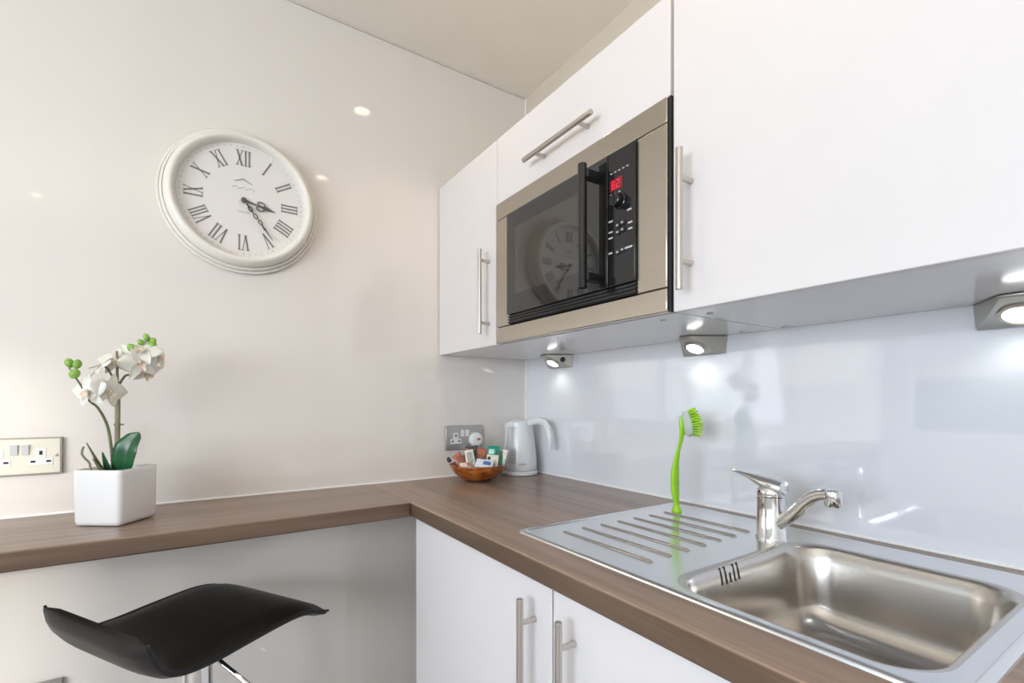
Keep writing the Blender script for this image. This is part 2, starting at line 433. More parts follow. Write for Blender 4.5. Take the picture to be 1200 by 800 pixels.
for y, z in ((-.852, 1.537), (-.852, 1.515), (-.852, 1.503), (-.903, 1.546), (-.905, 1.520), (-.905, 1.508)):
    mb.box(-.3912, -.3904, y-.011, y, z, z+.003)
mb.box(-.3912, -.3904, -.916, -.896, 1.472, 1.4755).box(-.3912, -.3904, -.862, -.852, 1.472, 1.475)
for k in range(0, len(mb.v), 8):
    q = MB(); q.add(mb.v[k:k+8], mb.f[:6]); obj('print_mark', q, M['print'], cp, smooth=0)
for y, z in ((-.873, 1.530), (-.886, 1.532), (-.873, 1.516), (-.886, 1.518), (-.873, 1.476), (-.886, 1.478)):
    b = obj('button', MB().box(-.3935, -.3900, y-.0105, y, z-.010, z), M['black_matt'], cp, bevel=.001)
    obj('button_print', MB().box(-.3940, -.3934, y-.008, y-.003, z-.007, z-.004), M['print'], b, smooth=0)
mb = MB().box(-.384, -.366, -.9215, -.4655, 1.3805, 1.404)
for i in range(3): mb.box(-.3885, -.384, -.9215, -.4655, 1.3825+i*.0075, 1.3865+i*.0075)
obj('vent_grille', mb, M['black'], mw)

# ------------------------------------------------------------------ under-cabinet lights
def wedge(yc):
    zt, zb = 1.3331, 1.289; hb, hf, xf_ = .065, .017, -.082
    back_t = [(-.0005, yc+hb, zt), (-.0005, yc-hb, zt)]; fr_ = [(xf_, yc+hf, zt), (xf_, yc-hf, zt)]
    bot = [(-.0005, yc+hb*.93, zb), (-.0005, yc-hb*.93, zb), (-.012, yc+hb*.90, zb), (-.012, yc-hb*.90, zb)]
    lip = [(xf_-.001, yc+hf, zt-.005), (xf_-.001, yc-hf, zt-.005)]
    v = back_t+fr_+bot+lip
    # 0,1 back top; 2,3 front top; 4,5 back bottom; 6,7 bottom front; 8,9 lip
    f = [(0,1,3,2), (0,4,5,1), (4,6,7,5), (6,8,9,7), (8,2,3,9), (0,2,8,6,4), (1,5,7,9,3)]
    return MB().add(v, f)
labs = ['small wedge lamp under the left wall unit with a round black switch', 'wedge lamp under the wall unit above the green brush',
        'wedge lamp at the right edge of the photo, above the sink']
for i, yc in enumerate((-.223, -.805, -1.386)):
    t = thing('cabinet_downlight', labs[i], 'lamp', (-.04, yc, 1.289), 'wedge lamps under the wall units')
    obj('housing', wedge(yc), M['lamp_body'], t, bevel=.0025)
    a = Vector((-.012, yc, 1.289)); b = Vector((-.083, yc, 1.3275))
    cN = (a+b)/2; n = Vector((-(b.z-a.z), 0, (b.x-a.x))).normalized()
    if n.z > 0: n = -n
    cN = a.lerp(b, .40)
    obj('lens_ring', MB().tube([cN - n*.002, cN+n*.0022], [.0285, .0270], 36), M['steel'], t, bevel=.0008)
    obj('lens', MB().tube([cN+n*.002, cN+n*.0032], [.0215, .0200], 36), M['lens'], t)
    if i == 0:
        s0 = Vector((-.034, yc-.046, 1.314)); sd = Vector((-.5, -.8, 0)).normalized()
        obj('switch', MB().cyl(s0-sd*.006, s0+sd*.010, .0088, n=24), M['black'], t, bevel=.001)
    L = bpy.data.lights.new('cabinet_lamp_glow', 'SPOT'); L.energy = .27; L.color = (.93, 1, .93); L.spot_size = 2.4; L.spot_blend = .8; L.shadow_soft_size = .02
    lo = bpy.data.objects.new('cabinet_lamp_glow', L); col.objects.link(lo)
    lo.location = cN + n*.012; lo.rotation_euler = (n + Vector((.55, 0, 0))).to_track_quat('-Z', 'Y').to_euler()

# ------------------------------------------------------------------ sink
def rrect(x0, x1, y0, y1, r, z, k=8):
    pts = []
    for cx, cy, a0 in ((x1-r, y1-r, 0), (x0+r, y1-r, PI/2), (x0+r, y0+r, PI), (x1-r, y0+r, 3*PI/2)):
        for i in range(k+1):
            a = a0 + PI/2*i/k; pts.append(Vector((cx+r*math.cos(a), cy+r*math.sin(a), z)))
    return pts
sk = thing('sink', 'stainless steel inset sink with a square basin and ridged drainer on the left', 'sink', (-.3, -1.1, .9))
BX0, BX1, BY0, BY1 = -.522, -.126, -1.414, -1.098
import bmesh
def fill_between(outer, inner):
    bm = bmesh.new(); es = []
    for loop in (outer, inner):
        vs = [bm.verts.new(p) for p in loop]
        es += [bm.edges.new((vs[i], vs[(i+1) % len(vs)])) for i in range(len(vs))]
    bmesh.ops.triangle_fill(bm, edges=es, use_beauty=True)
    bm.verts.index_update()
    m = MB(); m.v = [v.co.copy() for v in bm.verts]; m.f = [tuple(v.index for v in f.verts) for f in bm.faces]
    bm.free(); return m
deck = MB()
zt = .9045
rings = [rrect(SX0, SX1, SY0, SY1, .018, .9002), rrect(SX0+.001, SX1-.001, SY0+.001, SY1-.001, .018, .9030),
         rrect(SX0+.004, SX1-.004, SY0+.004, SY1-.004, .017, zt), rrect(SX0+.011, SX1-.014, SY0+.011, SY1-.011, .016, zt),
         rrect(SX0+.014, SX1-.020, SY0+.014, SY1-.014, .015, zt-.0022), rrect(SX0+.019, SX1-.038, SY0+.017, SY1-.019, .014, zt-.0026)]
deck.loft(rings)
inner_top = rrect(BX0-.004, BX1+.004, BY0-.004, BY1+.004, .062, zt-.0026, 10)
fb = fill_between(rings[-1], inner_top)
deck.add(fb.v, fb.f)
obj('deck', deck, M['sink'], sk, smooth=30)
bas = MB()
prof = [(-.004, zt-.0026), (.0, zt-.0030), (.004, zt-.0050), (.0075, zt-.010), (.012, zt-.03), (.017, zt-.07), (.021, zt-.095)]
for i in range(1, 8):
    a = PI/2*i/8; prof.append((.021+.05*(1-math.cos(a)), zt-.095-.05*math.sin(a)))
rr = [rrect(BX0+d_, BX1-d_, BY0+d_, BY1-d_, max(.03, .060-d_*.3), z, 10) for d_, z in prof]
bas.loft(rr, cap1=False)
cb = Vector(((BX0+BX1)/2, (BY0+BY1)/2, zt-.150))
last = rr[-1]; dr_ring = [cb + Vector((.045*math.cos(math.atan2(p.y-cb.y, p.x-cb.x)), .045*math.sin(math.atan2(p.y-cb.y, p.x-cb.x)), 0)) for p in last]
bas.loft([last, dr_ring, [p+Vector((0, 0, -.004)) for p in dr_ring]], cap1=True)
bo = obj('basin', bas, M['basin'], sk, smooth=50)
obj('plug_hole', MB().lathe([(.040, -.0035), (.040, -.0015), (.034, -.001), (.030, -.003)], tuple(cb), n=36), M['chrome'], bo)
# overflow: five short slots in the left basin wall
for i in range(5):
    x = -.392 + i*.0118
    h0, h1 = (.006, .032)
    if i == 2: h0 = .016
    y0_ = BY1 - .0098
    obj('overflow_slot', MB().tube([(x, BY1-.0124, zt-h1), (x, BY1-.0092, zt-.018), (x, BY1-.0058, zt-h0)], .0016, 10), M['dark'], bo)
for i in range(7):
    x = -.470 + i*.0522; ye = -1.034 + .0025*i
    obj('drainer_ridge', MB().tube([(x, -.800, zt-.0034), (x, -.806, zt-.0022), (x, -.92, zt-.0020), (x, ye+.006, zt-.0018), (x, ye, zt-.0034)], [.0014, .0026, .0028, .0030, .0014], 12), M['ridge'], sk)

# ------------------------------------------------------------------ tap
tp = thing('mixer_tap', 'chrome mixer tap with lever, standing at the back of the sink', 'tap', (-.165, -1.068, .902))
tx, ty = -.165, -1.066
obj('base', MB().lathe([(.0275, 0), (.0275, .004), (.026, .006), (.0255, .082), (.0255, .083)], (tx, ty, .902), n=40), M['chrome'], tp)
obj('cartridge_cap', MB().lathe([(.0255, .0845), (.0257, .090), (.0252, .096), (.021, .103), (.012, .107)], (tx, ty, .902), n=40), M['chrome'], tp)
lv = MB()
path = [(0, -.0275, .103), (0, -.025, .104), (0, -.012, .1075), (0, .010, .1125), (0, .026, .1165), (0, .04, .121), (0, .06, .1245), (0, .076, .128), (0, .080, .129)]
wid = [.012, .019, .024, .0245, .021, .0155, .0125, .0105, .008]; thk = [.010, .0135, .0145, .0130, .0105, .0065, .0042, .0036, .0025]
rings = []
for (x, y, z), w_, h_ in zip(path, wid, thk):
    rings.append([Vector((tx + w_*math.cos(2*PI*j/20), ty+y, .902+z-.003 + h_*math.sin(2*PI*j/20))) for j in range(20)])
lv.loft(rings, True, True, True)
obj('lever', lv, M['chrome'], tp)
obj('hot_cold_mark', MB().cyl((tx-.0215, ty+.010, .995), (tx-.0232, ty+.0108, .995), .003, n=16), M['red_dim'], tp)
sp = MB()
d = Vector((-.035, -.124, 0)).normalized()
o = Vector((tx, ty, .902))
P = [o + d*a_ + Vector((0, 0, h)) for a_, h in ((.010, .030), (.030, .042), (.055, .064), (.078, .087), (.094, .100), (.108, .106), (.122, .1085))]
sp.tube(P, [.0125, .0125, .0122, .0120, .0115, .0110, .0105], 20)
so = obj('spout', sp, M['chrome'], tp)
nz = o + d*.130
obj('nozzle', MB().lathe([(.0125, 0), (.0135, .002), (.0135, .021), (.0125, .026), (.008, .029)], (nz.x, nz.y, .902+.089), n=32), M['chrome'], so)

# ------------------------------------------------------------------ washing-up brush
br = thing('dish_brush', 'lime green washing-up brush standing upright on the steel drainer', 'brush', (-.123, -.813, .902))
obj('suction_foot', MB().lathe([(.0125, 0), (.012, .003), (.0095, .008), (.0075, .016)], (-.123, -.813, .9022), n=28), M['lime'], br)
hp = [(-.813, .914), (-.811, .930), (-.808, .952), (-.807, .975), (-.808, 1.000), (-.811, 1.024), (-.818, 1.052), (-.826, 1.078), (-.829, 1.097), (-.829, 1.118), (-.828, 1.134)]
hr = [.0078, .0095, .0122, .0132, .0122, .0088, .0060, .0060, .0085, .0100, .0070]
mb = MB().tube([(-.123, y, z) for y, z in hp], hr, 18, flat=.62, up=(1, 0, 0))
hh = obj('handle', mb, M['lime'], br, smooth=60)
hc = Vector((-.114, -.838, 1.116)); hx = Vector((.55, .83, 0)); hn = Vector((.81, -.54, .20)).normalized(); hu = hx.cross(hn).normalized() * -1; hu = hu if hu.z > 0 else -hu
def oval(c, a, b, n=32): return [c + hx*a*math.cos(2*PI*j/n) + hu*b*math.sin(2*PI*j/n) for j in range(n)]
mb = MB().loft([oval(hc-hn*.012, .010, .020), oval(hc-hn*.006, .019, .031), oval(hc, .020, .032), oval(hc+hn*.003, .019, .031)], True, True, True)
obj('head_plate', mb, M['clear_pl'], br)
mb = MB()
rng = random.Random(3)
for i in range(-3, 4):
    for j in range(-5, 6):
        a, b = i/3.4, j/5.4
        if a*a + b*b > 1: continue
        p = hc + hx*a*.018 + hu*b*.030
        for k in range(3):
            q = p + hx*rng.uniform(-.0012, .0012) + hu*rng.uniform(-.0012, .0012)
            e = q + hn*(.027 + rng.uniform(-.001, .001) - .006*b*b) + hx*a*.006 + hu*b*.006
            mb.tube([q, e], [.0014, .0016], 6)
obj('bristles', mb, M['lime_dark'], br)

# ------------------------------------------------------------------ wall clock
CX, CZ = -.986, 1.732
ck = thing('wall_clock', 'large round off-white wall clock with roman numerals and stepped rim', 'clock', (CX, -.004, CZ))
rim = [(.191, .001), (.1985, .002), (.2005, .006), (.2005, .010), (.1985, .0125), (.1950, .0125), (.1940, .010), (.1930, .0125), (.1925, .020), (.1905, .024), (.1870, .0245), (.1860, .021), (.1850, .0245), (.1840, .033), (.1810, .043),
       (.1765, .050), (.1710, .0535), (.1655, .0525), (.1612, .047), (.1585, .036), (.1575, .026)]
obj('rim', MB().lathe(rim, (CX, 0, CZ), '-y', 96, False, False), M['clock_rim'], ck, smooth=50)
DZ = .0275
dial = obj('dial', MB().lathe([(.1585, DZ-.004), (.1585, DZ)], (CX, 0, CZ), '-y', 72), M['dial'], ck)
obj('backplate', MB().lathe([(.189, .0015), (.189, .006), (.158, .020)], (CX, 0, CZ), '-y', 48), M['clock_rim'], ck)
def flat(polys, y, t=.0006):
    m = MB()
    for poly in polys:
        n = len(poly)
        m.add([(x, y, z) for x, z in poly] + [(x, y-t, z) for x, z in poly],
              [tuple(range(n)), tuple(range(2*n-1, n-1, -1))] + [(i, (i+1) % n, n+(i+1) % n, n+i) for i in range(n)])
    return m
def stroke(x0, y0, x1, y1, t): return [(x0-t/2, y0), (x0+t/2, y0), (x1+t/2, y1), (x1-t/2, y1)]
def glyph(s):
    out = []; x = 0; H = .043; W = {'I': .0085, 'V': .021, 'X': .020}
    sf = .0014
    for ch in s:
        w_ = W[ch]
        if ch == 'I':
            out += [stroke(x+w_/2, 0, x+w_/2, H, .0042), [(x+.0005, 0), (x+w_-.0005, 0), (x+w_-.0005, sf), (x+.0005, sf)], [(x+.0005, H-sf), (x+w_-.0005, H-sf), (x+w_-.0005, H), (x+.0005, H)]]
        elif ch == 'V':
            out += [stroke(x+w_/2, 0, x+.004, H, .0046), stroke(x+w_/2, 0, x+w_-.0035, H, .0020), [(x, H-sf), (x+.008, H-sf), (x+.008, H), (x, H)], [(x+w_-.007, H-sf), (x+w_, H-sf), (x+w_, H), (x+w_-.007, H)]]
        else:
            out += [stroke(x+w_-.004, 0, x+.004, H, .0046), stroke(x+.0035, 0, x+w_-.0035, H, .0020)]
            for xx in (x, x+w_-.007): out += [[(xx, 0), (xx+.007, 0), (xx+.007, sf), (xx, sf)], [(xx, H-sf), (xx+.007, H-sf), (xx+.007, H), (xx, H)]]
        x += w_ + .0006
    return out, x
NUM = ['XII', 'I', 'II', 'III', 'IIII', 'V', 'VI', 'VII', 'VIII', 'IX', 'X', 'XI']
for i, s in enumerate(NUM):
    polys, wtot = glyph(s); th = 2*PI*i/12
    sx = min(1, .042/wtot)
    rp = []
    for poly in polys:
        q = []
        for x, y in poly:
            u_ = (x-wtot/2)*sx; v_ = .0965 + y
            q.append((CX + u_*math.cos(th) + v_*math.sin(th), CZ - u_*math.sin(th) + v_*math.cos(th)))
        rp.append(q)
    obj('numeral', flat(rp, -DZ-.0002), M['ink'], dial, smooth=0)
mb = []
for i in range(60):
    th = 2*PI*i/60; r0, r1, t = (.1475, .1515, .0011 if i % 5 else .002)
    c_, s_ = math.cos(th), math.sin(th)
    mb.append([(CX+r*s_+u_*c_, CZ+r*c_-u_*s_) for r, u_ in ((r0, -t/2), (r0, t/2), (r1, t/2), (r1, -t/2))])
obj('minute_track', flat(mb, -DZ-.0002), M['ink_pale'], dial, smooth=0)
# small faded emblem: a low gabled outline over a line of script, and a shorter line lower down
em = [[(CX-.022, CZ+.052), (CX, CZ+.062), (CX+.022, CZ+.050), (CX+.022, CZ+.0475), (CX, CZ+.0565), (CX-.022, CZ+.049)]]
for i in range(9):
    x = CX-.027 + i*.0062; z = CZ+.032 + .003*math.sin(i*2.1)
    em.append([(x, z), (x+.0045, z+.0015), (x+.0050, z+.0045), (x+.0030, z+.0030), (x+.0006, z+.0020)])
for i in range(6): em.append([(CX-.014+i*.005, CZ-.034), (CX-.011+i*.005, CZ-.034), (CX-.011+i*.005, CZ-.031), (CX-.014+i*.005, CZ-.031)])
obj('emblem_gable', flat(em[:1], -DZ-.0002), M['ink_pale'], dial, smooth=0)
obj('emblem_script', flat(em[1:10], -DZ-.0002), M['ink_pale'], dial, smooth=0)
obj('lower_script', flat(em[10:], -DZ-.0002), M['ink_pale'], dial, smooth=0)
def hand_polys(spec, th):
    out = []
    for poly in spec: out.append([(CX + u_*math.cos(th) + v_*math.sin(th), CZ - u_*math.sin(th) + v_*math.cos(th)) for u_, v_ in poly])
    return out
def ringp(cu, cv, ru, rv, w_, n=14):
    out = []
    for k in range(n):
        a0, a1 = 2*PI*k/n, 2*PI*(k+1)/n
        out.append([(cu+ru*math.cos(a0), cv+rv*math.sin(a0)), (cu+ru*math.cos(a1), cv+rv*math.sin(a1)), (cu+(ru-w_)*math.cos(a1), cv+(rv-w_)*math.sin(a1)), (cu+(ru-w_)*math.cos(a0), cv+(rv-w_)*math.sin(a0))])
    return out
hour = [[(-.003, 0), (.003, 0), (.002, .034), (-.002, .034)]] + ringp(-.0065, .044, .0075, .011, .0032) + ringp(.0065, .044, .0075, .011, .0032) + [[(-.006, .054), (0, .050), (.006, .054), (0, .084)]]
minute = [[(-.0026, 0), (.0026, 0), (.0016, .040), (-.0016, .040)]] + ringp(0, .028, .006, .009, .003) + ringp(0, .050, .0055, .009, .003) + ringp(-.001, .069, .005, .009, .003) + [[(-.0022, .078), (.0022, .078), (.0006, .125), (-.0006, .125)], [(-.004, .088), (.004, .088), (0, .096)]]
obj('hour_hand', flat(hand_polys(hour, math.radians(103)), -DZ-.004, .0012), M['hand'], ck, smooth=0)
obj('minute_hand', flat(hand_polys(minute, math.radians(144)), -DZ-.007, .0012), M['hand'], ck, smooth=0)
obj('hub', MB().lathe([(.0065, 0), (.0065, .009), (.004, .0105)], (CX, -DZ, CZ), '-y', 24), M['hand'], ck)

# ------------------------------------------------------------------ wall sockets
def socket_plate(name, label, xc, zc, wid_, mp, edge, grey, frame):
    t = thing(name, label, 'socket', (xc, -.003, zc))
    hw, hh_ = wid_/2, .0435
    if edge: obj('plate_edge', MB().box(xc-hw, xc+hw, -.009, -.001, zc-hh_, zc+hh_), edge, t, bevel=.001)
    i_ = .003 if edge else 0
    obj('plate', MB().box(xc-hw+i_, xc+hw-i_, -.0105, -.001, zc-hh_+i_, zc+hh_-i_), mp, t, bevel=.0015)
    for s in (-1, 1):
        ox = xc + s*.036
        pts = MB().box(ox-.0095, ox+.0095, -.0112, -.008, zc-.004, zc+.018).box(ox-.0215, ox+.0215, -.0112, -.008, zc-.021, zc-.004)
        op = obj('outlet', pts, M['white_pl'], t, bevel=.0006)
        obj('pin_slot', MB().box(ox-.0028, ox+.0028, -.0116, -.011, zc+.003, zc+.0125), M['dark'], op)
        for q in (-1, 1): obj('pin_slot', MB().box(ox+q*.0135-.0042, ox+q*.0135+.0042, -.0116, -.011, zc-.0145, zc-.0100), M['dark'], op)
        sx_ = xc + s*.0095
        obj('rocker_switch', MB().add([(sx_-.0065, -.010, zc+.004), (sx_+.0065, -.010, zc+.004), (sx_+.0065, -.010, zc+.028), (sx_-.0065, -.010, zc+.028),
             (sx_-.0065, -.0125, zc+.004), (sx_+.0065, -.0125, zc+.004), (sx_+.0065, -.0155, zc+.028), (sx_-.0065, -.0155, zc+.028)],
             [(0,3,2,1),(4,5,6,7),(0,1,5,4),(1,2,6,5),(2,3,7,6),(3,0,4,7)]), M['grey_pl'] if grey else M['white_pl'], t, bevel=.0006)
        obj('screw', MB().lathe([(.0036, 0), (.0036, .0008), (.0020, .0012)], (xc+s*.0635, -.0104, zc+.001), '-y', 16), M['plate_edge'], t)
    return t
socket_plate('wall_socket', 'cream double wall socket above the bar, left of the orchid pot', -1.4395, 1.041, .146, M['plate_l'], M['plate_edge'], True, True)
socket_plate('wall_socket', 'satin steel double wall socket behind the fruit bowl of sachets, with a white plug', -.2785, 1.0385, .150, M['plate_r'], None, False, False)
bpy.data.objects['wall_socket.001']['label'] = 'satin steel double wall socket behind the wooden bowl of sachets'
pg = thing('power_plug', 'round white plug pushed into the steel socket behind the bowl', 'plug', (-.2415, -.012, 1.029))
obj('plug_body', MB().lathe([(.026, 0), (.027, .004), (.0262, .016), (.022, .021), (.014, .0225)], (-.238, -.0122, 1.030), '-y', 32), M['white_pl'], pg)
obj('fuse_mark', MB().box(-.241, -.226, -.0353, -.0345, 1.028, 1.036), M['s_rust'], pg, bevel=.002)
obj('cord', MB().tube([(-.238, -.024, 1.006), (-.238, -.026, .985), (-.237, -.026, .950), (-.232, -.022, .918), (-.215, -.020, .905), (-.18, -.018, .9035), (-.150, -.018, .9035)], [.0048, .004, .003, .003, .003, .003, .003], 10), M['white_pl'], pg)
# fused outlet low on the wall
lp = thing('fused_outlet', 'grey metal outlet plate low on the wall under the bar, cut by the photo edge', 'socket', (-1.44, -.004, .46))
obj('plate', MB().box(-1.512, -1.366, -.012, -.001, .42, .506), M['plate_r'], lp, bevel=.0015)
obj('switch', MB().box(-1.45, -1.43, -.015, -.011, .45, .475), M['white_pl'], lp, bevel=.001)

# ------------------------------------------------------------------ kettle
KX, KY = -.088, -.085
kt = thing('kettle', 'white jug kettle standing in the corner behind the bowl', 'kettle', (KX, KY, .9))
hd_ = Vector((.28, -.96, 0)).normalized(); sdv = Vector((-.82, .50, 0)).normalized()
obj('power_base', MB().lathe([(.060, 0), (.066, .002), (.067, .012), (.064, .015)], (KX, KY, .9005), n=48), M['white_pl'], kt)
def kf(a, h):
    # pouring lip pulled out on the spout side near the top
    dv = Vector((math.cos(a), math.sin(a), 0)); k = max(0, dv.dot(sdv))**10
    tt = max(0, (h-.12)/.07)
    return 1 + .24*k*tt*tt
body = [(.062, .0165), (.0645, .020), (.0640, .040), (.0610, .080), (.0565, .120), (.0520, .155), (.0485, .180), (.0475, .190)]
obj('jug', MB().lathe(body, (KX, KY, .9), n=64, f=kf), M['kettle'], kt, smooth=60)
obj('lid', MB().lathe([(.0465, .189), (.0455, .194), (.036, .199), (.015, .2005)], (KX, KY, .9), n=48), M['kettle'], kt)
# water gauge on the spout side
gs = []
for h in (.045, .07, .10, .13, .16, .178):
    rr_ = [r for r, z in body]; zz = [z for r, z in body]
    for q in range(len(zz)-1):
        if zz[q] <= h <= zz[q+1]: r = rr_[q] + (rr_[q+1]-rr_[q])*(h-zz[q])/(zz[q+1]-zz[q]); break
    c_ = Vector((KX, KY, .9+h)); row = []
    gd = Vector((-.93, -.36, 0)).normalized(); g0 = math.atan2(gd.y, gd.x)
    for k in range(7):
        a = g0 + (k-3)*.13
        row.append(c_ + Vector((math.cos(a), math.sin(a), 0))*(r*kf(a, h)+.0008))
    gs.append(row)
obj('water_gauge', MB().grid(gs), M['kettle_grey'], kt)
hpth = [(.040, .186), (.062, .196), (.090, .199), (.116, .192), (.130, .172), (.136, .145), (.138, .118), (.136, .098)]
obj('handle', MB().tube([Vector((KX, KY, .9+z)) + hd_*a_ for a_, z in hpth], [.013, .013, .0125, .0125, .0125, .0115, .0105, .007], 18, flat=.8), M['kettle'], kt, smooth=60)
lg = MB(); a0 = math.atan2(-.90, -.42)
for i in range(6):
    a = a0 + (i-2.5)*.07; c_ = Vector((KX, KY, .9)) ; dv = Vector((math.cos(a), math.sin(a), 0)); tv = Vector((-dv.y, dv.x, 0))
    r = .0643
    for (u0, u1, z0, z1) in ((-.0016, -.0007, .040, .0455), (-.0016, .0016, .040, .0410), (.0007, .0016, .040, .0455)) if i % 2 else ((-.0016, -.0007, .040, .0455), (-.0016, .0016, .0445, .0455)):
        ps = [c_ + dv*r + tv*u_ + Vector((0, 0, z)) for u_, z in ((u0, z0), (u1, z0), (u1, z1), (u0, z1))]
        lg.add(ps + [p + dv*.0006 for p in ps], [(0,3,2,1), (4,5,6,7), (0,1,5,4), (1,2,6,5), (2,3,7,6), (3,0,4,7)])
obj('maker_mark', lg, M['grey_print'], kt, smooth=0)

# ------------------------------------------------------------------ bowl of sachets
RTv = Vector((.8335, -.5525, 0)); FWv = Vector((.5525, .8335, 0))
BC = Vector((-.290, -.128, .9))
bw = thing('wooden_bowl', 'orange brown varnished wooden bowl holding drink sachets, beside the kettle', 'bowl', tuple(BC))
def scal(a, h): return 1 + .018*math.cos(12*a)
bp = [(.030, .001), (.042, .002), (.060, .010), (.078, .026), (.090, .042), (.0965, .055), (.0955, .057), (.093, .055), (.086, .042), (.074, .028), (.055, .014), (.03, .009)]
def scal2(a, h): return (1 + .018*math.cos(12*a))
obj('bowl_shell', MB().lathe(bp, tuple(BC), n=96, f=scal2), M['bowl'], bw, smooth=60)
kn = BC - RTv*.094 + Vector((0, 0, .062))
obj('rim_knob', MB().tube([kn, kn-RTv*.006+Vector((0, 0, .008)), kn-RTv*.010+Vector((0, 0, .016))], [.006, .0075, .004], 12), M['s_black'], bw)
def sachet(label, a, b, z, w_, h_, yaw, tilt, lean, m, band=None, bm_=None, name='sachet'):
    """soft crimped packet; a right, b deep from the bowl centre"""
    c_ = BC + RTv*a + FWv*b + Vector((0, 0, z))
    R_ = Matrix.Rotation(math.atan2(RTv.y, RTv.x)+math.radians(yaw), 4, 'Z') @ Matrix.Rotation(math.radians(lean), 4, 'X') @ Matrix.Rotation(math.radians(tilt), 4, 'Y')
    X = Matrix.Translation(c_) @ R_
    t = thing(name, label, 'sachet', tuple(c_), 'drink sachets in the wooden bowl')
    def face(sgn, u0, u1, v0, v1, off):
        rows = []
        for i in range(9):
            row = []
            for j in range(7):
                u = u0+(u1-u0)*j/6; v = v0+(v1-v0)*i/8
                puff = max(0, (1-(2*u)**4))*max(0, 1-abs(2*v)**3)*min(w_, h_)*.11
                row.append(X @ Vector((u*w_, sgn*(puff+off), v*h_)))
            rows.append(row)
        return rows
    mb = MB().grid(face(-1, -.5, .5, -.5, .5, .0004)).grid(face(1, -.5, .5, -.5, .5, .0004))
    obj('packet', mb, m, t, smooth=60)
    if band:
        for bnd, bmat in (band if isinstance(band, list) else [(band, bm_)]):
            mb = MB().grid(face(-1, *bnd, .0012))
            obj('printed_band', mb, bmat, t, smooth=60)
    return t
S = M
sachet('brown sachet leaning at the left rim of the bowl', -.060, .000, .066, .034, .055, 10, -35, -15, S['s_brown'], (-.45, .45, .32, .46), S['s_rust'])
sachet('brown stick sachet with black tip standing at the back left of the bowl', -.042, .030, .078, .024, .075, -5, 14, -8, S['s_brown'], (-.5, .5, .36, .48), S['s_black'])
sachet('cream sachet with a grey panel standing in the left of the bowl', -.026, -.012, .076, .030, .060, 6, -10, -18, S['s_cream'], (-.30, .30, -.25, .34), S['s_grey'])
sachet('rust brown sachet standing behind the middle of the bowl', .008, .028, .078, .036, .058, 0, 10, -10, S['s_brown'], [((-.4, .4, .10, .42), S['s_rust'])])
sachet('black topped stick sachet in the centre back of the bowl', -.010, .040, .082, .020, .066, 0, -8, -5, S['s_black'])
sachet('small pale pink sachet lying at the front left of the bowl', -.040, -.040, .058, .036, .022, 12, -8, -55, S['s_pink'], (.15, .45, -.35, .3), S['s_rust'])
sachet('white sachet with blue print lying at the front of the bowl', .024, -.040, .062, .058, .034, -4, 8, -45, S['s_white'], (-.05, .38, -.22, .22), S['s_blue'])
sachet('cream sachet with a dark dot at the right of the bowl', .050, -.012, .066, .040, .044, -4, 4, -14, S['s_paper'], (-.42, -.18, .10, .34), S['s_black'])
sachet('green sachet with a pale mark, highest at the right of the bowl', .052, .012, .098, .042, .036, -6, 3, -14, S['s_green'], (-.35, .10, -.28, .18), S['s_mint'])
sachet('dark green sachet standing upright at the right rim of the bowl', .071, .000, .072, .022, .058, -14, 0, -8, S['s_dkgreen'])
sachet('pale sachet with green corner leaning out of the bowl towards the kettle', .087, .006, .076, .020, .056, -8, 12, -6, S['s_paper'], (-.45, .40, -.40, -.05), S['s_mint'])

# ------------------------------------------------------------------ potted orchid
PC = Vector((-1.2485, -.1695, .9)); pyaw = math.radians(-36)
po = thing('potted_orchid', 'white orchid in a square white ceramic pot on the bar', 'potted plant', tuple(PC))
rot = Matrix.Translation(PC) @ Matrix.Rotation(pyaw, 4, 'Z')
def sq(h, r, z): return [rot @ p for p in rrect(-h, h, -h, h, r, z, 5)]
rings = [sq(.046, .010, .0005), sq(.0515, .011, .003), sq(.0535, .011, .010), sq(.0545, .011, .112), sq(.0545, .011, .119), sq(.0535, .0105, .1215), sq(.0505, .009, .1215), sq(.0495, .008, .119), sq(.0490, .008, .104)]
obj('pot', MB().loft(rings, True, True, False), M['ceramic'], po, smooth=50)
soil_rows = []
rs = random.Random(5)
for i in range(13):
    soil_rows.append([rot @ Vector((-.0485+.097*i/12, -.0485+.097*j/12, .106+rs.uniform(0, .008))) for j in range(13)])
obj('moss', MB().grid(soil_rows), M['soil'], po)
def W(u, v, y=-.17):
    return Vector((-1.248+(u-137)*.00151, y, 1.286-(v-410)*.00193))
def smoothp(pts, n=5):
    pts = [Vector(p) for p in pts]; out = []
    for i in range(len(pts)-1):
        p0, p1, p2, p3 = pts[max(i-1, 0)], pts[i], pts[i+1], pts[min(i+2, len(pts)-1)]
        for k in range(n):
            t = k/n
            out.append(.5*((2*p1)+(p2-p0)*t+(2*p0-5*p1+4*p2-p3)*t*t+(3*p1-p0-3*p2+p3)*t**3))
    out.append(pts[-1]); return out
def lerp_r(r0, r1, n): return [r0+(r1-r0)*i/(n-1) for i in range(n)]
C0, C1 = -.17, -.17
def stem(pts, r0, r1, m='stem'):
    p = smoothp(pts); return obj('stem', MB().tube(p, lerp_r(r0, r1, len(p)), 10), M[m], po, smooth=60)
st1 = MB().tube(smoothp([(-1.248, -.17, 1.006), (-1.2475, -.17, 1.09), (-1.247, -.17, 1.18)]), .0050, 12)
obj('cane', st1, M['cane'], po)
obj('cane_clip', MB().lathe([(.0066, 0), (.0066, .005)], (-1.2476, -.17, 1.115), n=16).cyl((-1.243, -.172, 1.1175), (-1.236, -.175, 1.1175), .002, n=8), M['cane'], po)
